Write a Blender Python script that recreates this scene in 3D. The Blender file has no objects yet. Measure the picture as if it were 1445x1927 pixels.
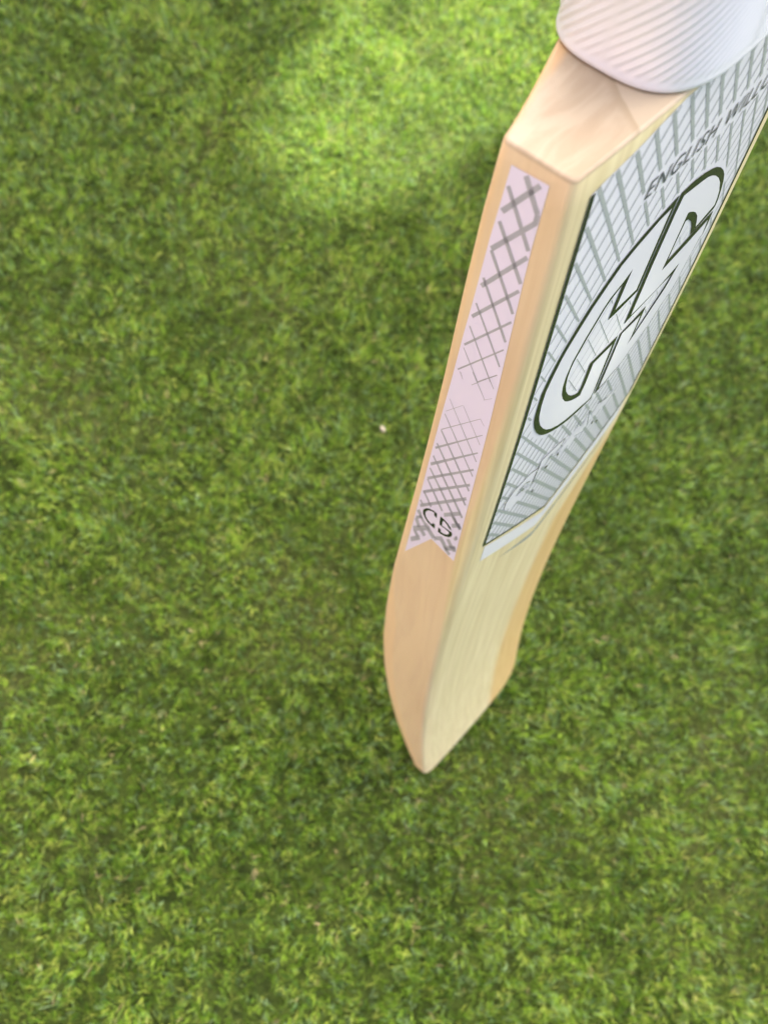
import bpy, bmesh, math, random
import numpy as np
from mathutils import Matrix, Vector
from mathutils.geometry import tessellate_polygon

sc = bpy.context.scene
COL = sc.collection
R = math.radians

# ------------------------------------------------------------------ camera
cam_d = bpy.data.cameras.new("camera")
cam = bpy.data.objects.new("camera", cam_d)
COL.objects.link(cam)
cam_d.sensor_fit = 'HORIZONTAL'
cam_d.sensor_width = 36.0
cam_d.lens = 41.037
cam_d.clip_start = 0.01
cam_d.clip_end = 2000.0
CR = ((0.985248, -0.056437, -0.161556), (0.0, 0.944054, -0.329791), (0.17113, 0.324926, 0.930128))
CP = (-0.17738, -0.07306, 0.67731)
cam.matrix_world = Matrix([CR[i] + (CP[i],) for i in range(3)] + [(0, 0, 0, 1)])
cam_d.dof.use_dof = True
cam_d.dof.focus_distance = 0.242
cam_d.dof.aperture_fstop = 21.0
sc.camera = cam

# ------------------------------------------------------------------ daylight
SUN_EL, SUN_AZ = 50.0, 66.0          # azimuth counted from +X towards +Y
sun_dir = Vector((math.cos(R(SUN_EL)) * math.cos(R(SUN_AZ)), math.cos(R(SUN_EL)) * math.sin(R(SUN_AZ)), math.sin(R(SUN_EL))))
world = bpy.data.worlds.new("World")
sc.world = world
world.use_nodes = True
wn = world.node_tree.nodes
sky = wn.new('ShaderNodeTexSky')
sky.sky_type = 'NISHITA'
sky.sun_disc = False
sky.sun_elevation = R(SUN_EL)
sky.sun_rotation = R(90.0 - SUN_AZ)
sky.air_density = 0.55
sky.dust_density = 9.0
sky.ozone_density = 0.0
bg = wn['Background']
bg.inputs['Strength'].default_value = 0.15
world.node_tree.links.new(sky.outputs[0], bg.inputs['Color'])

sl = bpy.data.lights.new("sun", 'SUN')
sl.energy = 5.0
sl.angle = R(0.5)
sl.color = (1.0, 0.95, 0.86)
so = bpy.data.objects.new("sun", sl)
COL.objects.link(so)
so.rotation_euler = sun_dir.to_track_quat('Z', 'Y').to_euler()
so.location = sun_dir * 12

sc.view_settings.view_transform = 'Standard'
sc.view_settings.look = 'None'
sc.view_settings.exposure = 2.35
sc.view_settings.gamma = 1.0
sc.cycles.use_denoising = True

# ------------------------------------------------------------------ helpers
def tag(o, label=None, cat=None, group=None, kind=None):
    if label: o['label'] = label
    if cat: o['category'] = cat
    if group: o['group'] = group
    if kind: o['kind'] = kind
    return o

def link_mesh(name, verts, faces, mat=None, parent=None, smooth=False):
    me = bpy.data.meshes.new(name)
    me.from_pydata([tuple(v) for v in verts], [], faces)
    if mat: me.materials.append(mat)
    if smooth:
        me.polygons.foreach_set('use_smooth', [True] * len(me.polygons))
    o = bpy.data.objects.new(name, me)
    COL.objects.link(o)
    if parent: o.parent = parent
    return o

def bm_obj(name, bm, mat, parent=None, smooth=False):
    me = bpy.data.meshes.new(name)
    bm.to_mesh(me); bm.free()
    me.materials.append(mat)
    if smooth:
        me.polygons.foreach_set('use_smooth', [True] * len(me.polygons))
    o = bpy.data.objects.new(name, me)
    COL.objects.link(o)
    if parent: o.parent = parent
    return o

class NT:
    def __init__(self, name):
        self.m = bpy.data.materials.new(name)
        self.m.use_nodes = True
        self.t = self.m.node_tree
        self.b = self.t.nodes['Principled BSDF']
    def n(self, kind, **kw):
        x = self.t.nodes.new(kind)
        for k, v in kw.items(): setattr(x, k, v)
        return x
    def l(self, a, b): self.t.links.new(a, b)
    def math(self, op, a, b=None, clamp=False):
        x = self.n('ShaderNodeMath', operation=op, use_clamp=clamp)
        for i, v in enumerate((a, b)):
            if v is None: continue
            if isinstance(v, (int, float)): x.inputs[i].default_value = v
            else: self.l(v, x.inputs[i])
        return x.outputs[0]
    def mix(self, f, a, b):
        x = self.n('ShaderNodeMix', data_type='RGBA')
        for s, v in ((x.inputs[0], f), (x.inputs[6], a), (x.inputs[7], b)):
            if isinstance(v, (int, float)): s.default_value = v
            elif isinstance(v, tuple): s.default_value = v + (1.0,) if len(v) == 3 else v
            else: self.l(v, s)
        return x.outputs[2]
    def ss(self, v, a, b):
        x = self.n('ShaderNodeMapRange', interpolation_type='SMOOTHSTEP')
        self.l(v, x.inputs[0]); x.inputs[1].default_value = a; x.inputs[2].default_value = b
        return x.outputs[0]
    def noise(self, vec, scale, detail=3.0, rough=0.5, dist=0.0):
        x = self.n('ShaderNodeTexNoise')
        self.l(vec, x.inputs['Vector'])
        x.inputs['Scale'].default_value = scale; x.inputs['Detail'].default_value = detail
        x.inputs['Roughness'].default_value = rough; x.inputs['Distortion'].default_value = dist
        return x.outputs[0]
    def scaled(self, vec, s):
        x = self.n('ShaderNodeVectorMath', operation='MULTIPLY')
        self.l(vec, x.inputs[0]); x.inputs[1].default_value = s
        return x.outputs[0]
    def bump(self, h, strength, dist):
        x = self.n('ShaderNodeBump')
        x.inputs['Strength'].default_value = strength; x.inputs['Distance'].default_value = dist
        self.l(h, x.inputs['Height']); self.l(x.outputs[0], self.b.inputs['Normal'])

def plain(name, col, rough=0.5, spec=0.5, vary=0.0, scale=300.0):
    k = NT(name)
    k.b.inputs['Roughness'].default_value = rough
    k.b.inputs['Specular IOR Level'].default_value = spec
    tc = k.n('ShaderNodeTexCoord')
    nz = k.noise(tc.outputs['Object'], scale, 3)
    lo = tuple(c * (1 - vary) for c in col); hi = tuple(min(1, c * (1 + vary)) for c in col)
    k.l(k.mix(nz, lo, hi), k.b.inputs['Base Color'])
    return k.m

# ------------------------------------------------------------------ materials
def wood_material():
    k = NT("willow")
    tc = k.n('ShaderNodeTexCoord')
    ob = tc.outputs['Object']
    xyz = k.n('ShaderNodeSeparateXYZ'); k.l(ob, xyz.inputs[0])
    x, y, z = xyz.outputs
    warp = k.noise(k.scaled(ob, (9.0, 9.0, 1.6)), 1.0, 2)
    xr = k.math('ADD', x, k.math('MULTIPLY', k.math('SUBTRACT', warp, 0.5), 0.045))
    ring = k.math('SINE', k.math('MULTIPLY', k.math('ADD', xr, k.math('MULTIPLY', y, 0.25)), 470.0))
    ringm = k.math('POWER', k.math('MULTIPLY', k.math('ADD', ring, 1.0), 0.5), 6.0)
    streak = k.noise(k.scaled(ob, (420.0, 420.0, 9.0)), 1.0, 4, 0.6)
    cloud = k.noise(k.scaled(ob, (42.0, 42.0, 11.0)), 1.0, 3, 0.5, 0.6)
    base = k.mix(k.ss(streak, 0.30, 0.70), (0.60, 0.52, 0.285), (0.73, 0.655, 0.395))
    base = k.mix(k.math('MULTIPLY', ringm, 0.10), base, (0.50, 0.34, 0.17))
    # pale sapwood face, pinkish side light painted in, golden heartwood down the far edge
    dp = k.n('ShaderNodeAttribute', attribute_name='depth').outputs['Fac']
    bk = k.n('ShaderNodeAttribute', attribute_name='back').outputs['Fac']
    cb = k.math('SUBTRACT', cloud, 0.5)
    zq = k.math('DIVIDE', k.math('SUBTRACT', z, 0.372), 0.085)
    line = k.math('ADD', k.math('MULTIPLY', k.math('EXPONENT', k.math('MULTIPLY', k.math('MULTIPLY', zq, zq), -1.0)), 0.0046), 0.0003)
    side_lit = k.ss(k.math('ADD', k.math('SUBTRACT', dp, line), k.math('MULTIPLY', cb, 0.002)), -0.0012, 0.0012)
    pink = k.mix(k.ss(cloud, 0.30, 0.72), (0.64, 0.475, 0.315), (0.71, 0.57, 0.385))
    pink = k.mix(k.math('MULTIPLY', k.ss(streak, 0.45, 0.75), 0.55), pink, (0.56, 0.385, 0.23))
    blot = k.noise(k.scaled(ob, (26.0, 60.0, 5.0)), 1.0, 4, 0.6, 1.2)
    pink = k.mix(k.math('MULTIPLY', k.ss(blot, 0.42, 0.62), 0.55), pink, (0.75, 0.60, 0.385))
    base = k.mix(k.math('MULTIPLY', side_lit, 0.85), base, pink)  # warm light on the narrow side, mixed into the wood colour
    zup = k.math('MULTIPLY', k.math('MAXIMUM', k.math('SUBTRACT', z, 0.298), 0.0), 0.5)
    xo = k.math('ADD', k.math('SUBTRACT', x, zup), k.math('MULTIPLY', k.math('SUBTRACT', warp, 0.5), 0.022))
    far = k.ss(xo, 0.0715, 0.0815)
    base = k.mix(k.math('MULTIPLY', far, 0.92), base, k.mix(k.ss(streak, 0.3, 0.7), (0.57, 0.38, 0.145), (0.66, 0.475, 0.205)))
    bandw = k.math('ADD', k.math('MULTIPLY', k.ss(z, 0.33, 0.24), 0.008), 0.0022)
    back = k.ss(k.math('SUBTRACT', bk, k.math('ADD', bandw, k.math('MULTIPLY', cb, 0.002))), 0.0010, -0.0010)
    base = k.mix(k.math('MULTIPLY', back, 0.6), base, (0.75, 0.545, 0.31))  # orange light along the rounded back corner, painted into the wood
    end = k.ss(z, 0.5510, 0.5522)
    egr = k.mix(k.ss(k.noise(k.scaled(ob, (50.0, 170.0, 40.0)), 1.0, 4, 0.6, 0.8), 0.35, 0.65), (0.385, 0.30, 0.195), (0.45, 0.365, 0.25))
    wob = k.math('MULTIPLY', cb, 0.006)
    sp1 = k.math('ADD', k.math('SUBTRACT', k.math('SUBTRACT', x, 0.0194), k.math('MULTIPLY', y, 0.69)), wob)
    egr = k.mix(k.ss(sp1, -0.0025, 0.0004), egr, k.mix(k.ss(sp1, 0.0003, 0.0012), (0.365, 0.285, 0.18), (0.47, 0.385, 0.265)))
    sp2 = k.math('ADD', k.math('SUBTRACT', k.math('SUBTRACT', y, 0.0172), k.math('MULTIPLY', x, 0.228)), wob)
    egr = k.mix(k.math('MULTIPLY', k.ss(sp2, -0.0012, 0.0012), 0.8), egr, (0.56, 0.345, 0.15))
    base = k.mix(k.math('MULTIPLY', end, 0.95), base, egr)
    k.l(base, k.b.inputs['Base Color'])
    k.b.inputs['Roughness'].default_value = 0.48
    k.b.inputs['Specular IOR Level'].default_value = 0.35
    k.bump(streak, 0.12, 0.0004)
    return k.m

M = {}
M['wood'] = wood_material()
M['cane'] = plain("cane", (0.55, 0.40, 0.20), 0.6, 0.3, 0.15, 200)
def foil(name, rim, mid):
    """pale foil, softly whiter towards the emblem"""
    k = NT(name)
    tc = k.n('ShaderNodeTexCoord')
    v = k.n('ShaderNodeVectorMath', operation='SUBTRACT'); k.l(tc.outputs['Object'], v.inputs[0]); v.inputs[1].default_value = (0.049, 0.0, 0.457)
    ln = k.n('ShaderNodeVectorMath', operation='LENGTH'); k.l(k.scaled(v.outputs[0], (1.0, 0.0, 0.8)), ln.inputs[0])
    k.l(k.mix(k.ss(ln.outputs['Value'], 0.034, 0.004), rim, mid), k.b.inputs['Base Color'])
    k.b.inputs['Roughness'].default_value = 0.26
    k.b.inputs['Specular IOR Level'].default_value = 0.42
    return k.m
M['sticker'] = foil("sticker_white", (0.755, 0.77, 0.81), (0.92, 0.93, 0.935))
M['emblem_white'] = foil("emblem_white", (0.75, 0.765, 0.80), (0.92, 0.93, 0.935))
M['print_white'] = plain("print_white", (0.82, 0.83, 0.85), 0.25, 0.5, 0.02, 60)
M['sticker_lilac_lit'] = plain("sticker_lilac_lit", (0.735, 0.70, 0.865), 0.28, 0.5, 0.02, 60)  # white sticker; pinkish-lilac light on the edge is put into its colour
M['print_grey'] = plain("print_grey_green", (0.385, 0.425, 0.415), 0.25, 0.5, 0.08, 250)
M['print_thin'] = plain("print_thin_grey", (0.41, 0.43, 0.455), 0.25, 0.5, 0.06, 250)
M['print_grey_b'] = plain("print_grey", (0.385, 0.395, 0.445), 0.3, 0.45, 0.10, 250)
M['print_dark'] = plain("print_dark_green", (0.020, 0.032, 0.018), 0.25, 0.5, 0.15, 200)
M['print_slate'] = plain("print_slate", (0.075, 0.090, 0.105), 0.3, 0.5, 0.15, 200)
M['grip'] = plain("rubber_white", (0.69, 0.715, 0.745), 0.42, 0.45, 0.04, 80)
M['pebble'] = plain("pebble", (0.42, 0.385, 0.30), 0.7, 0.3, 0.15, 400)

# printed artwork, millimetres in the plane of the face (x, z) and of the edge (y, z)
D = {
 'C_DARK': [[55.25,513.49],[47.11,511.69],[41.69,510.26],[37.42,508.52],[33.06,506.43],[28.6,502.09],[24.4,497.5],[20.84,492.12],[17.57,486.32],[16.33,483.29],[14.58,478.2],[13.03,471.66],[13.13,463.52],[13.47,458.67],[14.23,455.45],[15.68,451.26],[17.79,446.82],[20.33,442.72],[22.66,439.94],[25.83,437.05],[29.82,434.37],[34.3,432.14],[38.71,430.34],[43.21,429.45],[47.63,429.01],[50.55,428.78],[51.96,428.76],[52.03,431.1],[52.61,436.52],[52.31,461.58],[48.31,461.28],[38.81,461.07],[38.97,451.1],[38.85,448.04],[38.06,446.71],[35.91,448.0],[33.53,449.9],[30.84,453.23],[28.37,457.56],[26.93,461.56],[26.0,466.5],[25.97,470.65],[26.55,473.62],[29.75,481.09],[34.27,489.17],[36.54,491.44],[40.41,493.59],[39.67,479.75],[43.5,479.62],[53.36,480.25],[53.74,489.83],[54.85,507.9]],
 'C_WHITE': [[53.11,510.66],[47.91,510.21],[43.77,508.75],[39.15,507.23],[34.6,505.01],[30.13,500.76],[25.92,496.22],[22.23,490.69],[18.89,484.99],[17.72,481.97],[15.93,475.92],[14.81,470.86],[14.92,463.95],[15.72,458.12],[16.84,454.18],[18.51,450.14],[21.04,445.7],[23.82,441.91],[27.14,438.67],[31.45,435.77],[35.82,433.89],[40.62,432.62],[45.34,431.87],[49.49,430.67],[50.54,430.9],[51.06,432.43],[50.88,438.9],[50.28,459.21],[40.85,459.09],[40.92,449.11],[40.53,446.04],[40.34,443.1],[37.51,444.41],[34.9,446.09],[32.01,448.49],[29.93,450.8],[27.51,454.68],[25.84,458.55],[24.69,463.33],[24.36,468.61],[25.17,474.93],[28.34,482.37],[32.88,490.35],[34.95,492.75],[39.47,494.92],[42.81,497.4],[42.22,491.92],[41.63,482.5],[51.56,482.39],[51.92,491.26],[52.91,509.26]],
 'S_DARK': [[56.35,513.4],[62.22,513.37],[67.87,512.1],[72.84,510.24],[75.92,508.75],[79.51,506.24],[83.11,503.02],[86.15,499.55],[88.66,495.35],[90.64,490.72],[92.09,486.66],[92.52,484.01],[91.93,483.16],[80.51,482.11],[79.31,482.26],[78.87,483.68],[77.04,487.41],[74.77,490.6],[70.85,494.31],[69.22,494.81],[68.26,480.37],[79.65,481.59],[92.74,481.88],[93.29,476.27],[93.17,472.06],[91.84,471.64],[89.92,465.52],[88.03,452.78],[82.75,447.96],[79.82,442.6],[71.38,436.97],[68.17,433.11],[62.63,431.87],[59.22,430.26],[53.32,429.73],[53.79,435.89],[53.98,461.04],[62.77,461.65],[66.95,462.31],[66.66,448.61],[77.16,461.99],[79.46,466.45],[71.55,466.69],[57.1,466.2],[53.68,465.62],[54.42,480.89],[54.55,489.19],[55.82,507.22]],
 'S_WHITE': [[58.35,511.22],[64.36,509.99],[68.59,509.15],[71.62,508.31],[75.16,506.51],[78.18,504.38],[81.54,501.47],[84.93,497.69],[88.34,492.3],[89.8,488.64],[90.45,485.69],[80.98,484.26],[79.25,487.77],[77.42,490.99],[74.46,494.32],[71.52,496.68],[68.81,498.45],[67.8,498.72],[66.87,479.51],[66.65,477.87],[68.84,477.94],[90.77,479.6],[92.19,472.79],[90.88,472.37],[89.27,466.04],[87.16,453.52],[81.84,448.77],[78.92,443.43],[70.64,437.68],[67.32,433.95],[61.8,433.03],[58.13,431.7],[55.15,431.63],[55.07,434.57],[54.95,460.2],[64.97,459.66],[65.3,449.67],[64.7,445.5],[78.22,461.09],[81.17,469.33],[70.52,467.55],[56.03,467.62],[56.4,479.27],[56.47,487.69],[57.59,505.98]],
 'SCRIPT_BODY': [[[13.76,400.99],[14.08,406.06],[16.43,410.39],[20.31,411.4],[24.93,412.37],[29.53,410.64],[29.92,406.43],[29.94,400.89],[28.52,398.85],[24.72,406.31],[21.57,408.09],[19.9,406.47],[19.32,403.34],[21.56,400.28],[25.37,399.61],[27.98,400.06],[24.32,395.49],[19.57,396.95],[15.99,398.36]],[[29.9,410.0],[29.78,415.38],[36.78,415.43],[43.33,414.21],[44.06,411.45],[41.28,409.34],[36.99,411.65],[32.94,411.12],[30.82,404.42],[28.14,399.19]],[[45.8,409.7],[50.35,409.41],[55.99,406.65],[56.45,416.63],[60.29,403.24],[55.52,402.02],[49.56,402.58],[46.95,400.41],[42.96,405.32]],[[60.56,409.57],[65.62,410.07],[71.47,410.33],[74.9,412.03],[75.25,406.22],[69.78,404.82],[63.89,404.53]]],
 'SCRIPT_LINE': [[[13.76,400.99],[13.23,406.75],[15.55,411.8],[19.67,412.47],[25.17,412.75],[29.53,410.64],[29.79,405.65],[29.51,400.49],[28.1,399.66]],[[19.49,403.35],[20.59,406.51],[23.87,407.43],[26.77,404.81],[24.96,403.59],[22.12,403.48],[19.49,403.35]],[[27.97,399.78],[29.9,410.0],[29.78,415.38],[36.78,415.43],[43.33,414.21],[43.31,412.03],[41.55,409.33]],[[34.88,410.02],[41.75,408.77]],[[52.17,404.69],[58.47,400.49]],[[60.29,403.24],[56.45,416.63],[52.28,415.88],[48.19,415.07]],[[61.69,415.01],[69.53,410.64],[72.85,411.24]],[[73.6,407.1],[76.17,410.67]],[[61.44,415.59],[64.49,415.23]],[[50.11,412.22],[52.93,411.45]]],
 'SCRIPT_DOT': [[42.53,404.18],[36.2,403.01],[32.47,390.09],[70.43,393.75],[65.68,398.28]],
 'EDGE_OUTLINE': [[14.21,548.19],[5.09,548.72],[5.27,542.64],[5.64,532.29],[5.69,518.99],[5.66,501.71],[5.61,484.6],[5.62,464.51],[5.91,439.12],[6.36,407.54],[6.81,369.56],[18.13,372.93],[29.7,344.51],[27.4,373.44],[24.37,417.17],[22.1,448.49],[20.29,470.54],[18.83,491.74],[17.47,508.3],[16.13,527.17],[15.02,538.87]],
 'EDGE_STROKES': [[[13.77,535.92],[6.46,547.22],[7.48,547.89],[14.85,536.67]],[[14.72,524.54],[5.54,538.37],[6.43,539.08],[15.66,525.35]],[[15.6,512.15],[5.71,528.56],[6.53,529.19],[16.48,512.87]],[[16.82,500.46],[5.88,518.12],[6.51,518.72],[17.48,501.15]],[[17.77,488.85],[6.07,507.48],[6.47,507.93],[18.19,489.37]],[[18.56,477.73],[6.45,496.9],[6.71,497.25],[18.84,478.14]],[[12.01,478.4],[6.65,486.43],[6.82,486.72],[12.17,478.7]],[[11.01,547.26],[9.04,544.14],[7.94,545.25],[9.91,548.34]],[[9.38,544.51],[6.63,540.27],[5.58,541.39],[8.33,545.58]],[[14.42,542.69],[6.62,530.23],[5.79,531.18],[13.59,543.52]],[[14.88,533.0],[6.63,520.17],[5.83,521.17],[14.08,533.88]],[[15.52,524.2],[6.73,510.08],[6.08,510.95],[14.86,524.97]],[[16.19,515.01],[6.86,499.64],[6.3,500.43],[15.62,515.7]],[[16.85,505.87],[6.81,489.86],[6.42,490.45],[16.46,506.38]],[[17.5,496.89],[8.37,482.03],[8.1,482.45],[17.22,497.27]],[[18.09,487.75],[12.11,478.48],[11.93,478.76],[17.92,488.01]],[[18.12,477.66],[16.66,475.33],[16.55,475.5],[18.01,477.83]],[[6.71,540.59],[6.74,537.75],[5.51,538.25],[5.5,541.07]],[[13.54,475.63],[6.82,486.45],[6.94,486.62],[13.66,475.82]],[[9.0,473.1],[6.64,476.19],[6.68,476.31],[9.05,473.22]],[[14.11,481.05],[8.77,473.37],[8.65,473.57],[13.96,481.3]],[[9.93,484.49],[6.91,480.25],[6.77,480.5],[9.73,484.82]],[[17.75,477.68],[17.0,476.28],[16.93,476.37],[17.65,477.82]],[[20.36,456.12],[15.16,464.38],[15.21,464.49],[20.44,456.27]],[[21.0,445.45],[8.69,464.18],[8.76,464.35],[21.14,445.82]],[[22.0,433.3],[6.88,457.63],[6.99,457.89],[22.35,434.3]],[[22.86,421.91],[7.03,447.48],[7.23,448.0],[23.31,423.4]],[[23.37,411.95],[7.1,437.27],[7.38,438.17],[23.73,413.48]],[[24.34,401.08],[7.13,427.44],[7.47,428.72],[24.67,402.77]],[[24.89,389.98],[7.27,417.76],[7.69,419.42],[25.27,391.96]],[[19.88,463.06],[14.04,453.67],[13.87,453.98],[19.78,463.23]],[[14.04,453.67],[7.1,442.49],[6.84,443.02],[13.87,453.98]],[[15.07,464.52],[7.12,452.1],[6.96,452.41],[14.97,464.69]],[[8.77,464.18],[7.13,462.17],[7.04,462.34],[8.68,464.35]],[[20.73,454.41],[7.22,433.4],[6.92,434.04],[20.52,454.79]],[[21.22,445.05],[7.4,423.6],[6.94,424.62],[20.86,445.7]],[[22.06,436.59],[7.58,413.58],[7.06,414.78],[21.64,437.36]],[[22.75,428.18],[7.73,404.12],[7.11,405.61],[22.33,429.01]],[[23.39,419.73],[7.48,395.12],[6.85,396.7],[22.96,420.62]],[[23.75,411.93],[15.91,398.36],[15.32,399.69],[23.3,412.85]],[[24.58,402.4],[20.61,395.39],[20.1,396.52],[24.11,403.38]],[[25.53,394.57],[23.97,391.78],[23.44,392.94],[25.0,395.71]],[[14.4,396.29],[8.33,405.38],[8.77,407.73],[14.81,398.77]],[[10.47,392.81],[7.32,397.68],[7.8,400.31],[10.94,395.52]],[[26.07,379.07],[23.24,383.23],[23.51,385.37],[26.33,381.26]],[[26.66,367.79],[19.31,378.79],[19.76,382.4],[27.05,371.65]],[[27.13,357.66],[23.0,365.27],[23.73,368.42],[27.84,360.94]],[[16.87,373.54],[13.3,378.88],[13.65,381.74],[17.21,376.5]],[[7.97,386.82],[7.21,388.25],[7.77,390.2],[8.53,388.79]],[[11.62,372.11],[7.28,378.38],[7.69,381.96],[11.99,375.82]],[[26.28,385.38],[22.92,380.06],[21.79,382.75],[25.14,387.98]],[[26.79,378.29],[24.8,373.19],[23.55,375.81],[25.53,380.83]],[[22.77,380.15],[20.77,377.51],[19.6,380.54],[21.59,383.14]],[[26.82,368.59],[24.65,364.16],[23.52,366.77],[25.69,371.14]],[[23.89,372.52],[21.85,369.78],[20.74,372.69],[22.77,375.39]],[[20.97,377.11],[17.66,373.47],[16.46,376.87],[19.75,380.45]],[[14.5,377.52],[11.16,372.11],[10.02,375.13],[13.34,380.45]],[[11.77,381.51],[9.15,377.3],[8.14,379.97],[10.74,384.12]],[[9.02,386.13],[8.01,385.56],[7.18,388.57],[8.18,389.13]],[[8.56,379.81],[8.13,376.21],[6.87,378.09],[7.32,381.65]],[[11.1,372.15],[9.39,371.06],[8.72,373.52],[10.41,374.59]],[[12.05,400.63],[9.17,396.44],[8.3,398.62],[11.18,402.77]],[[8.72,397.11],[7.67,395.37],[6.79,397.52],[7.83,399.24]]],
 'MONO_C': [[17.39,394.9],[17.24,391.62],[18.41,391.96],[18.71,394.08],[19.97,393.49],[21.19,392.35],[22.0,390.8],[22.32,388.95],[22.06,387.05],[21.17,385.67],[20.12,384.8],[18.93,384.45],[18.41,386.15],[17.54,386.04],[17.41,382.73],[18.99,383.04],[20.78,383.56],[22.28,385.13],[23.22,387.1],[23.48,389.0],[23.16,390.85],[22.19,392.85],[20.8,394.27],[19.0,395.1]],
 'MONO_S': [[15.81,394.98],[14.13,394.89],[12.14,393.79],[11.01,392.79],[10.32,390.99],[11.39,391.29],[12.37,392.52],[13.59,393.41],[14.52,393.41],[14.56,389.49],[13.15,389.49],[11.5,389.83],[10.2,390.01],[9.71,389.05],[9.85,387.03],[10.91,384.83],[12.29,383.54],[14.3,382.56],[15.84,382.57],[15.91,385.99],[14.75,385.94],[14.57,384.2],[13.16,384.5],[11.78,385.78],[10.99,387.91],[11.75,388.81],[13.44,388.75],[15.7,388.57],[15.81,392.29]],
 'MONO_HALO': [[24.2,389.63],[23.29,392.41],[21.78,394.69],[19.15,396.61],[17.31,396.87],[15.75,396.16],[13.71,396.1],[11.57,395.22],[10.03,393.18],[8.95,390.46],[8.89,386.89],[10.6,383.76],[12.84,381.57],[15.61,380.35],[17.65,381.22],[20.4,381.43],[22.91,383.31],[24.12,386.23]],
}

# ------------------------------------------------------------------ ground
def ground_material():
    k = NT("thatch")
    tc = k.n('ShaderNodeTexCoord')
    ob = tc.outputs['Object']
    a = k.noise(ob, 90.0, 4, 0.65)
    b = k.noise(ob, 7.0, 3)
    c = k.mix(k.ss(a, 0.3, 0.7), (0.014, 0.024, 0.003), (0.045, 0.070, 0.010))
    c = k.mix(k.math('MULTIPLY', k.ss(b, 0.45, 0.7), 0.4), c, (0.075, 0.080, 0.025))
    k.l(c, k.b.inputs['Base Color'])
    k.b.inputs['Roughness'].default_value = 0.9
    k.b.inputs['Specular IOR Level'].default_value = 0.15
    k.bump(a, 0.8, 0.01)
    return k.m
g = 400.0
tag(link_mesh("ground", [(-g, -g, 0.0055), (g, -g, 0.0055), (g, g, 0.0055), (-g, g, 0.0055)], [(0, 1, 2, 3)], ground_material()), kind='structure')

def grass_material():
    k = NT("grass_blade")
    at = k.n('ShaderNodeAttribute', attribute_name='tint')
    k.l(at.outputs['Color'], k.b.inputs['Base Color'])
    k.b.inputs['Roughness'].default_value = 0.34
    k.b.inputs['Specular IOR Level'].default_value = 0.5
    tr = k.n('ShaderNodeBsdfTranslucent')
    k.l(at.outputs['Color'], tr.inputs['Color'])
    mx = k.n('ShaderNodeMixShader'); mx.inputs[0].default_value = 0.30
    k.l(k.b.outputs[0], mx.inputs[1]); k.l(tr.outputs[0], mx.inputs[2])
    k.l(mx.outputs[0], k.t.nodes['Material Output'].inputs['Surface'])
    return k.m

def smooth_noise(rng, px, py, cell, ext=4.0):
    n = int(2 * ext / cell) + 3
    gv = rng.random((n, n))
    u = (px + ext) / cell; v = (py + ext) / cell
    i = np.clip(u.astype(int), 0, n - 2); j = np.clip(v.astype(int), 0, n - 2)
    a = u - i; b = v - j
    a = a * a * (3 - 2 * a); b = b * b * (3 - 2 * b)
    return (gv[i, j] * (1 - a) * (1 - b) + gv[i + 1, j] * a * (1 - b) + gv[i, j + 1] * (1 - a) * b + gv[i + 1, j + 1] * a * b)

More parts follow.
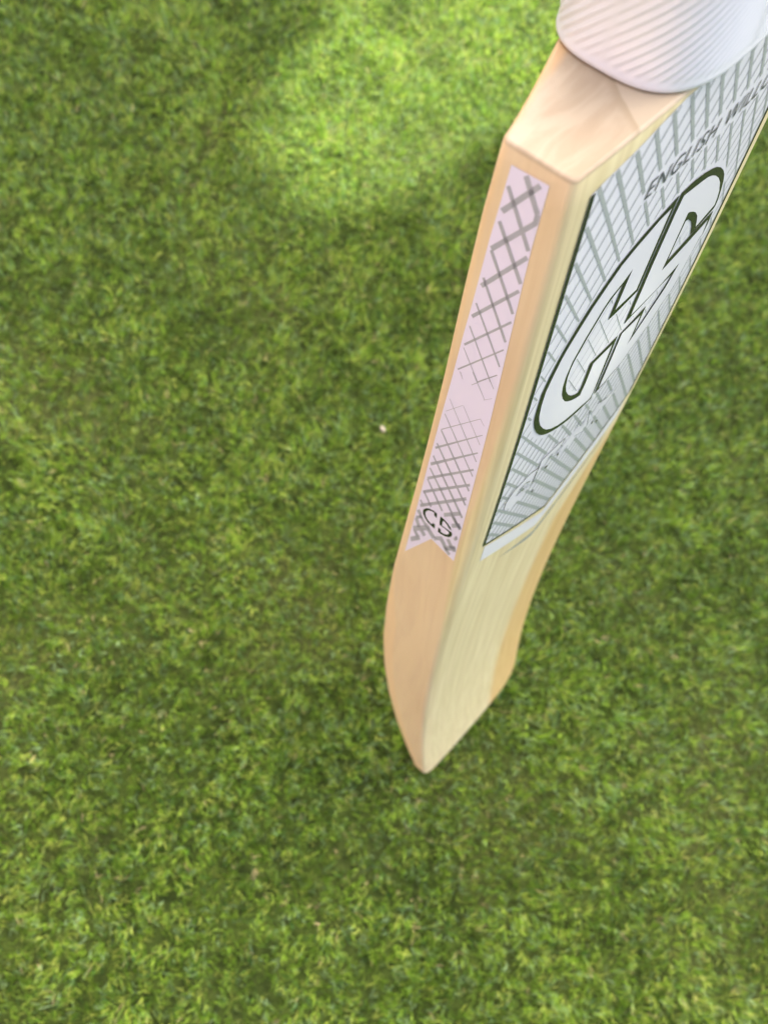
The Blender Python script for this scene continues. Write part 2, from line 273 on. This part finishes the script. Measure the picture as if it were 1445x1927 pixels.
def build_grass():
    rng = np.random.default_rng(11)
    core = (-0.52, 0.50, -0.30, 0.92)
    per = 3
    def scatter(n, x0, x1, y0, y1):
        return rng.uniform(x0, x1, n), rng.uniform(y0, y1, n)
    tx, ty = scatter(156000, *core)                      # tufts of the near lawn
    ux, uy = scatter(27000, -3, 3, -3, 3)               # coarser tufts round it
    keep = ~((ux > core[0]) & (ux < core[1]) & (uy > core[2]) & (uy < core[3]))
    ux, uy = ux[keep], uy[keep]
    big_t = np.concatenate([np.zeros(len(tx)), np.ones(len(ux))])
    tx = np.concatenate([tx, ux]); ty = np.concatenate([ty, uy]); nt = len(tx)
    patch_t = np.clip(0.5 + 1.4 * (0.6 * smooth_noise(rng, tx, ty, 0.035) + 0.4 * smooth_noise(rng, tx, ty, 0.07) - 0.5), 0, 1)
    broad_t = smooth_noise(rng, tx, ty, 0.19)
    tuft_l = rng.uniform(0.85, 1.15, nt) * (0.80 + 0.4 * patch_t)
    tuft_v = rng.uniform(0.0, 1.0, nt)
    lean_a = (smooth_noise(rng, tx, ty, 0.016) * 1.6 + smooth_noise(rng, tx, ty, 0.1)) * 2 * np.pi
    rep = lambda v: np.repeat(v, per)
    n = nt * per
    big = rep(big_t); patch = rep(patch_t); broad = rep(broad_t); clump = rep(tuft_v)
    ang = rng.uniform(0, 2 * np.pi, n)
    rad = np.abs(rng.normal(0, 0.0010, n)) * np.where(big > 0, 3.0, 1.0)
    x = rep(tx) + rad * np.cos(ang); y = rep(ty) + rad * np.sin(ang)
    L = rng.uniform(0.0060, 0.0100, n) * rep(tuft_l) * np.where(big > 0, 1.8, 1.0)
    wd = rng.uniform(0.00030, 0.00054, n) * np.where(big > 0, 4.0, 1.0)
    # blades splay outward from their tuft, biased by the lie of the lawn
    vx = np.cos(ang) + 1.5 * np.cos(rep(lean_a)); vy = np.sin(ang) + 1.5 * np.sin(rep(lean_a))
    ang = np.arctan2(vy, vx) + rng.normal(0, 0.35, n)
    lean = np.clip(rng.normal(0.42, 0.22, n), 0.02, 1.2)
    curl = rng.normal(0.40, 0.30, n)
    roll = rng.uniform(0, 2 * np.pi, n)
    ts = np.array([0.0, 0.40, 0.75, 1.0]); ws = np.array([0.85, 1.0, 0.75, 0.0])
    P = np.zeros((n, 4, 3))
    P[:, 0] = np.stack([x, y, np.full(n, 0.005)], 1)
    for s in range(1, 4):
        th = np.clip(lean + curl * (ts[s] + ts[s - 1]) * 0.5, -0.2, 1.75)
        az = ang + (roll - np.pi) * 0.10 * s
        d = L * (ts[s] - ts[s - 1])
        P[:, s] = P[:, s - 1] + np.stack([np.sin(th) * np.cos(az) * d, np.sin(th) * np.sin(az) * d, np.cos(th) * d], 1)
    P[:, :, 2] = np.maximum(P[:, :, 2], 0.0055 + 0.0012 * np.arange(4)[None, :])
    tw = ang + np.pi / 2 + rng.normal(0, 0.5, n)
    side = np.stack([np.cos(tw), np.sin(tw), rng.normal(0, 0.25, n)], 1)
    V = np.zeros((n, 7, 3))
    for s in range(3):
        V[:, 2 * s] = P[:, s] - side * (wd * ws[s] * 0.5)[:, None]
        V[:, 2 * s + 1] = P[:, s] + side * (wd * ws[s] * 0.5)[:, None]
    V[:, 6] = P[:, 3]
    base = np.arange(n) * 7
    # loops: quad 0 1 3 2, quad 2 3 5 4, tri 4 5 6
    pat = np.array([0, 1, 3, 2, 2, 3, 5, 4, 4, 5, 6])
    loops = (base[:, None] + pat[None, :]).ravel()
    starts = (np.arange(n)[:, None] * 11 + np.array([0, 4, 8])[None, :]).ravel()
    me = bpy.data.meshes.new("grass")
    me.vertices.add(n * 7); me.vertices.foreach_set('co', V.ravel().astype(np.float32))
    me.loops.add(len(loops)); me.loops.foreach_set('vertex_index', loops.astype(np.int32))
    me.polygons.add(n * 3); me.polygons.foreach_set('loop_start', starts.astype(np.int32))
    me.update(calc_edges=True)
    pal = np.array([(0.040, 0.096, 0.002), (0.108, 0.212, 0.012), (0.220, 0.350, 0.036), (0.315, 0.370, 0.070),
                    (0.190, 0.295, 0.150), (0.040, 0.120, 0.030), (0.40, 0.31, 0.18)])
    w = np.stack([0.40 + 1.3 * (1 - patch_t), np.full(nt, 1.2), 0.6 + 1.0 * patch_t, 0.35 + 0.9 * broad_t * patch_t,
                  0.45 + 0.6 * (1 - broad_t), 0.25 + 0.4 * (1 - patch_t), np.full(nt, 0.09)], 1)
    w /= w.sum(1, keepdims=True)
    pick = (rng.random(nt)[:, None] > np.cumsum(w, 1)).sum(1).clip(0, 6)
    ct = pal[pick] * (rng.uniform(0.60, 1.45, nt) * (1.12 + 0.36 * patch_t))[:, None]
    other = pal[rng.integers(0, 4, n)]
    mixf = np.where(rng.random(n) < 0.25, 0.7, 0.12)[:, None]
    colr = (np.repeat(ct, per, axis=0) * (1 - mixf) + other * mixf) * rng.uniform(0.75, 1.3, n)[:, None]
    c7 = np.ones((n, 7, 4)); c7[:, :, :3] = colr[:, None, :]
    at = me.attributes.new('tint', 'FLOAT_COLOR', 'POINT')
    at.data.foreach_set('color', c7.ravel().astype(np.float32))
    me.materials.append(grass_material())
    o = bpy.data.objects.new("grass", me)
    COL.objects.link(o)
    tag(o, "short dense green lawn grass under the bat", "grass", kind='stuff')
build_grass()

# ------------------------------------------------------------------ unseen tree, added to shade the lawn and shape the sun patch
GAP = [(-0.126, 0.51), (-0.103, 0.57), (-0.071, 0.629), (-0.066, 0.671), (-0.068, 0.757), (0.151, 0.812), (0.095, 0.68), (0.052, 0.63), (0.0, 0.598), (-0.053, 0.55), (-0.083, 0.507), (-0.113, 0.5)]  # ground outline of the sun patch, kept free of leaf shade
def inside(p, poly):
    x, y = p; c = False; j = len(poly) - 1
    for i in range(len(poly)):
        xi, yi = poly[i]; xj, yj = poly[j]
        if (yi > y) != (yj > y) and x < (xj - xi) * (y - yi) / (yj - yi) + xi: c = not c
        j = i
    return c
def seg_dist(p, poly, closed=True):
    x, y = p; best = 1e9; n = len(poly)
    for i in range(n if closed else n - 1):
        ax, ay = poly[i]; bx, by = poly[(i + 1) % n]
        dx, dy = bx - ax, by - ay
        t = max(0, min(1, ((x - ax) * dx + (y - ay) * dy) / (dx * dx + dy * dy + 1e-12)))
        best = min(best, math.hypot(x - ax - t * dx, y - ay - t * dy))
    return best

def build_added_tree():
    rnd = random.Random(5)
    k = NT("leaf")
    k.b.inputs['Base Color'].default_value = (0.06, 0.11, 0.025, 1)
    tc = k.n('ShaderNodeTexCoord')
    k.l(k.mix(k.noise(tc.outputs['Object'], 6.0, 2), (0.035, 0.075, 0.015), (0.085, 0.13, 0.03)), k.b.inputs['Base Color'])
    k.b.inputs['Roughness'].default_value = 0.5
    kb = NT("bark")
    tc = kb.n('ShaderNodeTexCoord')
    nz = kb.noise(kb.scaled(tc.outputs['Object'], (14, 14, 3)), 1.0, 4)
    kb.l(kb.mix(nz, (0.06, 0.045, 0.03), (0.17, 0.13, 0.09)), kb.b.inputs['Base Color'])
    kb.b.inputs['Roughness'].default_value = 0.9
    kb.bump(nz, 0.8, 0.03)
    h0 = 3.4
    off = Vector((sun_dir.x / sun_dir.z, sun_dir.y / sun_dir.z))
    root = bpy.data.objects.new("added_shade_tree", None)
    COL.objects.link(root)
    ctr = Vector((0.0, 0.3)) + off * h0
    root.location = (ctr.x + 0.5, ctr.y + 0.5, 0)
    tag(root, "leafy tree added beyond the frame to shade the lawn and shape the sun patch", "tree")
    V, F = [], []
    made = 0
    for i in range(19000):
        h = h0 + rnd.uniform(-0.55, 0.75)
        r = 1.35 * math.sqrt(rnd.random()); a = rnd.uniform(0, 2 * math.pi)
        gx, gy = 0.0 + r * math.cos(a), 0.3 + r * math.sin(a)     # where this leaf's shade falls
        d = seg_dist((gx, gy), GAP)
        ins = inside((gx, gy), GAP)
        if ins or d < 0.060 + 0.012 * rnd.random():
            if not (ins and d < 0.03 and rnd.random() < 0.03): continue
        s = rnd.uniform(0.030, 0.045) if d < 0.12 else rnd.uniform(0.045, 0.075) if d < 0.35 else rnd.uniform(0.07, 0.12)
        c = Vector((gx + off.x * h, gy + off.y * h, h)) - root.location
        u = Vector((rnd.gauss(0, 1), rnd.gauss(0, 1), rnd.gauss(0, 0.45))).normalized()
        nrm = (sun_dir + 0.55 * Vector((rnd.gauss(0, 1), rnd.gauss(0, 1), rnd.gauss(0, 1)))).normalized()
        u = (u - nrm * u.dot(nrm)).normalized(); v = nrm.cross(u)
        b = len(V)
        V += [c - u * s, c - v * s * 0.42, c + u * s, c + v * s * 0.42]
        F.append((b, b + 1, b + 2, b + 3))
    link_mesh("added_tree_crown", V, F, k.m, root)
    # trunk with limbs of the added tree
    V, F = [], []
    def tube(pts, rad):
        n0 = len(V); m = 9
        for i, (p, rr) in enumerate(zip(pts, rad)):
            d = (pts[min(i + 1, len(pts) - 1)] - pts[max(i - 1, 0)]).normalized()
            a = d.orthogonal().normalized(); b2 = d.cross(a)
            for j in range(m):
                t = 2 * math.pi * j / m
                V.append(p + (a * math.cos(t) + b2 * math.sin(t)) * rr)
        for i in range(len(pts) - 1):
            for j in range(m):
                F.append((n0 + i * m + j, n0 + i * m + (j + 1) % m, n0 + (i + 1) * m + (j + 1) % m, n0 + (i + 1) * m + j))
    tube([Vector((0, 0, -0.1)), Vector((0.02, 0, 0.8)), Vector((-0.02, 0.03, 1.8)), Vector((0, 0, 2.9)), Vector((0.05, 0, 4.2))], [0.16, 0.12, 0.10, 0.08, 0.02])
    for i in range(7):
        a = i * 0.9 + 0.3; z0 = 1.9 + 0.18 * i
        e = Vector((math.cos(a), math.sin(a), 0))
        tube([Vector((0, 0, z0)), e * 0.6 + Vector((0, 0, z0 + 0.5)), e * 1.2 + Vector((0, 0, z0 + 0.8))], [0.06, 0.04, 0.012])
    link_mesh("added_tree_trunk", V, F, kb.m, root, smooth=True)
build_added_tree()

# ------------------------------------------------------------------ unseen wall, added to bounce warm light onto the bat
def build_bounce_wall():
    k = NT("bounce_wall_render_pink")
    tc = k.n('ShaderNodeTexCoord')
    nz = k.noise(tc.outputs['Object'], 5.0, 5, 0.6)
    k.l(k.mix(nz, (0.310, 0.228, 0.212), (0.370, 0.275, 0.258)), k.b.inputs['Base Color'])
    k.b.inputs['Roughness'].default_value = 0.9
    k.bump(k.noise(tc.outputs['Object'], 90.0, 3), 0.5, 0.004)
    root = bpy.data.objects.new("bounce_wall", None); COL.objects.link(root)
    root.location = (-2.0, -0.75, 0); root.rotation_euler = (0, 0, R(22.0))
    tag(root, "terracotta rendered wall added outside the frame to bounce warm light onto the bat", "wall")
    def box(name, x0, x1, y0, y1, z0, z1, bev):
        bm = bmesh.new()
        bmesh.ops.create_cube(bm, size=1.0)
        for v in bm.verts:
            v.co = ((x0 + x1) / 2 + v.co.x * (x1 - x0), (y0 + y1) / 2 + v.co.y * (y1 - y0), (z0 + z1) / 2 + v.co.z * (z1 - z0))
        bmesh.ops.bevel(bm, geom=bm.edges[:], offset=bev, segments=2, affect='EDGES')
        bm_obj(name, bm, k.m, root)
    box("bounce_wall_body", -0.11, 0.11, -2.2, 2.2, -0.1, 1.85, 0.01)
    box("coping", -0.15, 0.15, -2.23, 2.23, 1.85, 1.92, 0.012)
build_bounce_wall()

# ------------------------------------------------------------------ cricket bat
W = 0.108
B2, B3, ZB, CROWN = -0.16648, 0.453191, 0.472709, 0.001376
S = 0.5525
def bow(z):
    u = max(0.0, ZB - z)
    return -B2 * u * u - B3 * u ** 3
def face_y(x, z):
    return bow(z) - CROWN * (1 - ((x - W / 2) / (W / 2)) ** 2)
def lerp_tab(tab, z):
    if z <= tab[0][0]: return tab[0][1]
    for (a, va), (b, vb) in zip(tab, tab[1:]):
        if z <= b:
            t = (z - a) / (b - a)
            return va + (vb - va) * t
    return tab[-1][1]
T_TAB = [(0, .0110), (.02, .0150), (.04, .0195), (.084, .0268), (.13, .0325), (.174, .0360), (.215, .0375), (.258, .0372), (.313, .0350), (.368, .0312), (.415, .0279), (.47, .0242), (.5056, .0220), (.532, .0201), (.5525, .0180)]
R2_TAB = [(0, .006), (.25, .006), (.45, .0035), (.5525, .0022)]
R1_TAB = [(0, .0018), (.1, .003), (.25, .0038), (.39, .0038), (.47, .003), (.54, .0018)]

bat = bpy.data.objects.new("cricket_bat", None)
COL.objects.link(bat)
BR = ((0.680884, -0.7176, -0.146449), (0.732391, 0.667133, 0.13615), (0.0, -0.19996, 0.979804))
BT = (-0.03892, -0.03755, 0.0114)
bat.matrix_world = Matrix([BR[i] + (BT[i],) for i in range(3)] + [(0, 0, 0, 1)])
tag(bat, "pale willow cricket bat with white ribbed grip standing on its toe on the grass", "cricket bat")

def corner_inset(z, r, n=2.3):
    if z >= r: return 0.0
    q = 1 - z / r
    return r * (1 - (1 - q ** n) ** (1 / n))

def section(z, shrink=0.0):
    x0 = corner_inset(z, 0.013) + shrink
    x1 = W - corner_inset(z, 0.026) - shrink
    yb = bow(z); T = lerp_tab(T_TAB, z) - 2 * shrink
    r1 = min(lerp_tab(R1_TAB, z), T * 0.35); r2 = min(lerp_tab(R2_TAB, z), T * 0.45)
    y0 = yb + shrink
    P = []
    for i in range(23):
        x = x0 + r1 + (x1 - x0 - 2 * r1) * i / 22
        P.append((x, face_y(x, z) + shrink + CROWN * 0))
    fy = P[-1][1]
    for i in range(1, 8):
        a = math.pi / 2 * i / 7
        P.append((x1 - r1 + r1 * math.sin(a), P[22][1] + r1 - r1 * math.cos(a)))
    for i in range(1, 5):
        P.append((x1, y0 + r1 + (T - r1 - r2) * i / 5))
    for i in range(0, 7):
        a = math.pi / 2 * i / 6
        P.append((x1 - r2 + r2 * math.cos(a), y0 + T - r2 + r2 * math.sin(a)))
    sp = 0.022 if z > 0.1 else 0.010 + 0.012 * z / 0.1
    sp *= 1.0 - 0.18 * max(0.0, (z - 0.35) / 0.2)
    xa, xb = x1 - r2, x0 + r2
    for i in range(1, 24):
        t = i / 24
        s = 1 - abs(2 * t - 1)
        P.append((xa + (xb - xa) * t, y0 + T + sp * s ** 1.1))
    for i in range(0, 7):
        a = math.pi / 2 * i / 6
        P.append((x0 + r2 - r2 * math.sin(a), y0 + T - r2 + r2 * math.cos(a)))
    for i in range(1, 5):
        P.append((x0, y0 + T - r2 - (T - r1 - r2) * i / 5))
    for i in range(0, 7):
        a = math.pi / 2 * i / 7
        P.append((x0 + r1 - r1 * math.cos(a), P[0][1] + r1 - r1 * math.sin(a)))
    return P

def build_blade():
    st = []
    rb = 0.0009
    for i in range(6):
        a = math.pi / 2 * i / 6
        st.append((rb * (1 - math.sin(a)) , rb * (1 - math.cos(a))))
    st = [(z, sh) for (sh, z) in st]
    st = [(s0, s1) for s0, s1 in st]
    zs = [0.002, 0.0035, 0.0055, 0.008, 0.011, 0.015, 0.019, 0.023, 0.027, 0.030, 0.034] + [0.04 + 0.006 * i for i in range(85)]
    zs = [z for z in zs if z < S - 0.003]
    st += [(z, 0.0) for z in zs]
    for i in range(1, 7):
        a = math.pi / 2 * i / 6
        st.append((S - rb + rb * math.sin(a), rb * (1 - math.cos(a))))
    st.sort()
    V, F = [], []
    n = None
    for z, sh in st:
        P = section(z, sh)
        n = len(P)
        zl = z - 0.004 * max(0.0, 1 - z / 0.04)          # the toe is worked a little longer than the profile table
        V += [(x, y, zl) for x, y in P]
    for i in range(len(st) - 1):
        for j in range(n):
            F.append((i * n + j, i * n + (j + 1) % n, (i + 1) * n + (j + 1) % n, (i + 1) * n + j))
    F.append(tuple(range(n - 1, -1, -1)))
    F.append(tuple((len(st) - 1) * n + j for j in range(n)))
    o = link_mesh("blade", V, F, M['wood'], bat, smooth=True)
    me = o.data
    da = me.attributes.new('depth', 'FLOAT', 'POINT'); ba = me.attributes.new('back', 'FLOAT', 'POINT')
    da.data.foreach_set('value', [v[1] - bow(v[2]) for v in V])
    ba.data.foreach_set('value', [lerp_tab(T_TAB, v[2]) - (v[1] - bow(v[2])) for v in V])
    me.polygons[len(me.polygons) - 1].use_smooth = False
    me.polygons[len(me.polygons) - 2].use_smooth = False
    return o
build_blade()

# cane handle inside the rubber grip
HX, HY, HRX, HRY = W / 2, 0.0150, 0.0257, 0.0189
def oval(z, t, dr=0.0):
    e = 0.68 + 0.22 * min(1.0, max(0.0, (z - S - 0.01) / 0.12))
    c, s = math.cos(t), math.sin(t)
    taper = 1.0 - 0.20 * min(1.0, max(0.0, (z - S - 0.03) / 0.16))
    return (HX + (HRX * taper + dr) * math.copysign(abs(c) ** e, c), HY + (HRY * taper + dr) * math.copysign(abs(s) ** e, s), z)
V, F = [], []
zs = [S - 0.02, S + 0.05, S + 0.12, S + 0.2, S + 0.272]
for z in zs: V += [oval(z, 2 * math.pi * j / 40, -0.003) for j in range(40)]
for i in range(len(zs) - 1):
    for j in range(40): F.append((i * 40 + j, i * 40 + (j + 1) % 40, (i + 1) * 40 + (j + 1) % 40, (i + 1) * 40 + j))
F.append(tuple((len(zs) - 1) * 40 + j for j in range(40)))
link_mesh("handle", V, F, M['cane'], bat, smooth=True)

def build_grip():
    V, F = [], []
    m = 648
    zz = [S + 0.0002, S + 0.0004, S + 0.0010, S + 0.0018] + [S + 0.0024 + 0.00045 * i for i in range(200)] + [S + 0.0930 + 0.004 * i for i in range(1, 44)]
    for i, z in enumerate(zz):
        lip = [-0.0006, -0.0001, 0.0002, 0.0001][i] if i < 4 else 0.0
        ring = [oval(z, 2 * math.pi * j / m, lip) for j in range(m)]
        if i >= 4:
            # spiral ribs moulded into the rubber, evenly spaced along the girth
            acc = [0.0]
            for j in range(m):
                p, q = ring[j], ring[(j + 1) % m]
                acc.append(acc[-1] + math.hypot(q[0] - p[0], q[1] - p[1]))
            ring = [oval(z, 2 * math.pi * j / m, 0.00019 * min(1.0, (z - S - 0.0020) / 0.002) * math.sin(2 * math.pi * ((z - S) / 0.0024 - 60 * acc[j] / acc[m]))) for j in range(m)]
        V += ring
    for i in range(len(zz) - 1):
        for j in range(m):
            F.append((i * m + j, i * m + (j + 1) % m, (i + 1) * m + (j + 1) % m, (i + 1) * m + j))
    b = len(V)
    V += [oval(S + 0.0003, 2 * math.pi * j / m, -0.0028) for j in range(m)]
    for j in range(m): F.append((b + j, b + (j + 1) % m, (j + 1) % m, j))
    link_mesh("grip", V, F, M['grip'], bat, smooth=True)
build_grip()

# ------------------------------------------------------------------ stickers
def flat_poly(bm, pts):
    """triangulated polygon in (u, v) metres, z = 0"""
    vs = [bm.verts.new((u, v, 0)) for u, v in pts]
    for a, b, c in tessellate_polygon([[Vector((u, v, 0)) for u, v in pts]]):
        try: bm.faces.new((vs[a], vs[b], vs[c]))
        except ValueError: pass
def cut_grid(bm, du, dv):
    bm.verts.ensure_lookup_table()
    us = [v.co.x for v in bm.verts]; vs = [v.co.y for v in bm.verts]
    for ax, lo, hi, d in ((0, min(us), max(us), du), (1, min(vs), max(vs), dv)):
        k = math.floor(lo / d) + 1
        while k * d < hi:
            co = [0, 0, 0]; no = [0, 0, 0]; co[ax] = k * d; no[ax] = 1
            bmesh.ops.bisect_plane(bm, geom=bm.verts[:] + bm.edges[:] + bm.faces[:], plane_co=co, plane_no=no, dist=1e-7)
            k += 1
def on_face(bm, off):
    for v in bm.verts:
        x, z = v.co.x, v.co.y
        v.co = (x, face_y(x, z) - off, z)
    for f in bm.faces:
        f.normal_update()
        if f.normal.y > 0: f.normal_flip()
def on_edge(bm, off):
    for v in bm.verts:
        y, z = v.co.x, v.co.y
        v.co = (-off, y, z)
    for f in bm.faces:
        f.normal_update()
        if f.normal.x > 0: f.normal_flip()
def face_part(name, polys, off, mat, parent, grid=0.006):
    bm = bmesh.new()
    for p in polys: flat_poly(bm, p)
    if grid: cut_grid(bm, grid, grid)
    on_face(bm, off)
    return bm_obj(name, bm, mat, parent)
def edge_part(name, polys, off, mat, parent):
    bm = bmesh.new()
    for p in polys: flat_poly(bm, p)
    on_edge(bm, off)
    return bm_obj(name, bm, mat, parent)
def mm(P): return [(a * 0.001, b * 0.001) for a, b in P]
def ribbon(P, w):
    """closed outline of an open stroke, width w"""
    L, Rr = [], []
    for i, (x, y) in enumerate(P):
        ax, ay = P[max(i - 1, 0)]; bx, by = P[min(i + 1, len(P) - 1)]
        d = math.hypot(bx - ax, by - ay) or 1e-9
        nx, ny = -(by - ay) / d, (bx - ax) / d
        ww = w * (0.45 if i in (0, len(P) - 1) else 1.0) * 0.5
        L.append((x + nx * ww, y + ny * ww)); Rr.append((x - nx * ww, y - ny * ww))
    return L + Rr[::-1]

mL = 0.0072
BOT, APEX = 0.3800, 0.3462
out = [(mL, 0.5448), (0.013, 0.5462), (0.021, 0.5475), (0.030, 0.5497), (0.036, 0.5510), (0.054, 0.5514), (W - 0.036, 0.5510), (W - 0.030, 0.5497), (W - 0.021, 0.5475), (W - 0.013, 0.5462), (W - mL, 0.5448), (W - mL, BOT), (W / 2, APEX), (mL, BOT)]
bw = 0.0015
inn_bot = BOT + 0.0005; inn_apex = APEX + 0.0017
inner = [(mL + bw, 0.5448), (W - mL - bw, 0.5448), (W - mL - bw, inn_bot), (W / 2, inn_apex), (mL + bw, inn_bot)]
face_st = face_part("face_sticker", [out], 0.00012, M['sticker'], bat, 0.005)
bl = [(mL, 0.5448), (mL, BOT), (W / 2, APEX), (W - mL, BOT), (W - mL, 0.5448), (W - mL - bw, 0.5448), (W - mL - bw, inn_bot), (W / 2, inn_apex), (mL + bw, inn_bot), (mL + bw, 0.5448)]
face_part("border", [bl], 0.00026, M['print_dark'], face_st)

Cd, Cw, Sd, Sw = (mm(D[k]) for k in ('C_DARK', 'C_WHITE', 'S_DARK', 'S_WHITE'))
def hull(P):
    P = sorted(set(P)); 
    def half(Q):
        h = []
        for p in Q:
            while len(h) > 1 and (h[-1][0] - h[-2][0]) * (p[1] - h[-2][1]) - (h[-1][1] - h[-2][1]) * (p[0] - h[-2][0]) <= 0: h.pop()
            h.append(p)
        return h
    a = half(P); b = half(P[::-1])
    return a[:-1] + b[:-1]
HULL = hull(Cd + Sd)
script_x = [p for b in D['SCRIPT_BODY'] for p in mm(b)]
TB = (0.0325, 0.5252, 0.1000, 0.5328)

def hatch():
    quads = ([], [])
    known = [225.5, 230.5, 235.4, 240.4, 245.3, 250.4, 255.5, 260.6, 265.9, 271.2, 276.7, 282.1, 287.6, 293.1, 298.3, 304.0, 309.7, 315.1, 320.5, 325.4, 330.3]
    while known[-1] < 380: known.append(known[-1] + 5.2)
    while known[0] > 170: known.insert(0, known[0] - 5.0)
    for fam, ang in ((0, -58.5), (1, 59.0)):
        dx, dz = math.cos(R(ang)), math.sin(R(ang)); nx, nz = -dz, dx
        if nz < 0: nx, nz = -nx, -nz
        if fam == 0: ss = known
        else: ss = [k - 56.3 for k in known] 
        for s in ss:
            # points with nx*x + nz*z = s (mm)
            run = []
            t = -760.0
            base = (nx * s, nz * s)
            step = 0.8
            prev = None
            while t < 700:
                x = (base[0] + dx * t) * 0.001; z = (base[1] + dz * t) * 0.001
                ok = mL + bw + 0.0004 < x < W - mL - bw - 0.0004 and z < 0.5520 and inside((x, z), inner + [])
                if not ok and z >= 0.5448 and mL + bw < x < W - mL - bw: ok = inside((x, z), out)
                cur = None
                if ok:
                    d = abs(z * 1000 - 483)
                    if fam == 0: w = (0.55 + (0.0105 if z < 0.46 else 0.0130) * d) * 0.44
                    else: w = (0.56 + 0.0060 * d + (0.0035 * d if z < 0.46 else 0)) * 0.5
                    inh = inside((x, z), HULL)
                    if inh or seg_dist((x, z), HULL) < 0.0016:
                        if inside((x, z), Cd) or inside((x, z), Sd) or seg_dist((x, z), Cd) < 0.0011 or seg_dist((x, z), Sd) < 0.0014: w = 0
                        else: w = 0.13
                    if TB[0] < x < TB[2] and TB[1] < z < TB[3]: w = 0
                    if w > 0 and z < 0.42:
                        for b in SB:
                            if inside((x, z), b) or seg_dist((x, z), b) < 0.0007: w = 0; break
                    if w > 0: cur = (x, z, w * 0.001)
                if cur and prev:
                    quads[fam].append([(prev[0] + nx * prev[2], prev[1] + nz * prev[2]), (cur[0] + nx * cur[2], cur[1] + nz * cur[2]),
                                  (cur[0] - nx * cur[2], cur[1] - nz * cur[2]), (prev[0] - nx * prev[2], prev[1] - nz * prev[2])])
                prev = cur
                t += step
    return quads
SB = [mm(b) for b in D['SCRIPT_BODY']]
for qs, off, mat in zip(hatch(), (0.00020, 0.00016), (M['print_grey'], M['print_thin'])):
    bm = bmesh.new()
    for q in qs:
        bm.faces.new([bm.verts.new((u, v, 0)) for u, v in q])
    on_face(bm, off)
    bm_obj("hatch_print", bm, mat, face_st)

logo = face_part("logo", [Cd, Sd], 0.00032, M['print_dark'], face_st, 0.004)
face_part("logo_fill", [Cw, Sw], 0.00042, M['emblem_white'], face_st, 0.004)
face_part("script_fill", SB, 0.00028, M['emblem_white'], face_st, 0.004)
ln = [ribbon(mm(p), 0.00042) for p in D['SCRIPT_LINE']]
for x, z in mm(D['SCRIPT_DOT']):
    ln.append([(x + 0.0007 * math.cos(a * 0.9), z + 0.0010 * math.sin(a * 0.9)) for a in range(7)])
face_part("script_line", ln, 0.00036, M['print_dark'], face_st, 0.004)

# lettering
def lettering(body, x0, z0, pitch_w, cap, shear, name, off, mat, parent, grow=0.0):
    cu = bpy.data.curves.new(name, 'FONT')
    cu.body = body; cu.size = 1.0; cu.space_character = 1.12
    cu.shear = shear
    cu.offset = grow
    to = bpy.data.objects.new(name, cu)
    COL.objects.link(to)
    dg = bpy.context.evaluated_depsgraph_get()
    me = bpy.data.meshes.new_from_object(to.evaluated_get(dg))
    bpy.data.objects.remove(to)
    bm = bmesh.new(); bm.from_mesh(me)
    xs = [v.co.x for v in bm.verts]; ys = [v.co.y for v in bm.verts]
    mnx, mxx, mny, mxy = min(xs), max(xs), min(ys), max(ys)
    sx = pitch_w / (mxx - mnx); sy = cap / (mxy - mny)
    for v in bm.verts:
        v.co = (x0 + (v.co.x - mnx) * sx, z0 + (v.co.y - mny) * sy, 0)
    cut_grid(bm, 0.006, 0.006)
    on_face(bm, off)
    return bm_obj(name, bm, mat, parent)
lettering("ENGLISH WILLOW", 0.0335, 0.5263, 0.0632, 0.0052, 0.12, "lettering", 0.00034, M['print_slate'], face_st)

# chevron bands below the sticker
c = W / 2
def chev(x0, z_edge_lo, z_edge_hi, z_mid_lo, z_mid_hi):
    return [(x0, z_edge_lo), (x0, z_edge_hi), (c, z_mid_hi), (W - x0, z_edge_hi), (W - x0, z_edge_lo), (c, z_mid_lo)]
face_part("chevron_band", [chev(0.0092, 0.3632, 0.3768, 0.3290, 0.3414)], 0.00012, M['print_white'], face_st, 0.005)
k0, k1 = 0.026, 0.3392
face_part("chevron_line", [[(k0, k1), (c - 0.006, 0.3252), (c, 0.3222), (c + 0.006, 0.3252), (W - 0.012, 0.3540), (W - 0.012, 0.3530), (c + 0.006, 0.3212), (c, 0.3176), (c - 0.006, 0.3212)]], 0.00012, M['print_grey'], face_st, 0.005)

edge_st = edge_part("edge_sticker", [mm(D['EDGE_OUTLINE'])], 0.00012, M['sticker_lilac_lit'], bat)
bm = bmesh.new()
H = mm(D['MONO_HALO'])
for q in D['EDGE_STROKES']:
    flat_poly(bm, mm(q))
on_edge(bm, 0.00018)
bm_obj("hatch_print", bm, M['print_grey_b'], edge_st)
edge_part("monogram_ground", [H], 0.00024, M['sticker_lilac_lit'], edge_st)
edge_part("monogram", [mm(D['MONO_C']), mm(D['MONO_S'])], 0.00030, M['print_dark'], edge_st)

# ------------------------------------------------------------------ pebble in the grass
bm = bmesh.new()
bmesh.ops.create_icosphere(bm, subdivisions=3, radius=1.0)
rnd = random.Random(3)
ph = [rnd.uniform(0, 6.28) for _ in range(6)]
for v in bm.verts:
    p = v.co.copy()
    f = 1 + 0.10 * math.sin(2.1 * p.x + ph[0]) + 0.08 * math.sin(2.7 * p.y + ph[1]) + 0.07 * math.sin(3.3 * p.z + ph[2])
    v.co = Vector((p.x * 0.0018, p.y * 0.0026, p.z * 0.0018)) * f
pb = bm_obj("pebble", bm, M['pebble'], None, True)
pb.location = (-0.063, 0.237, 0.0125)
pb.rotation_euler = (0.2, -0.1, 0.5)
tag(pb, "tiny cream pebble lying on the grass left of the bat blade", "pebble")
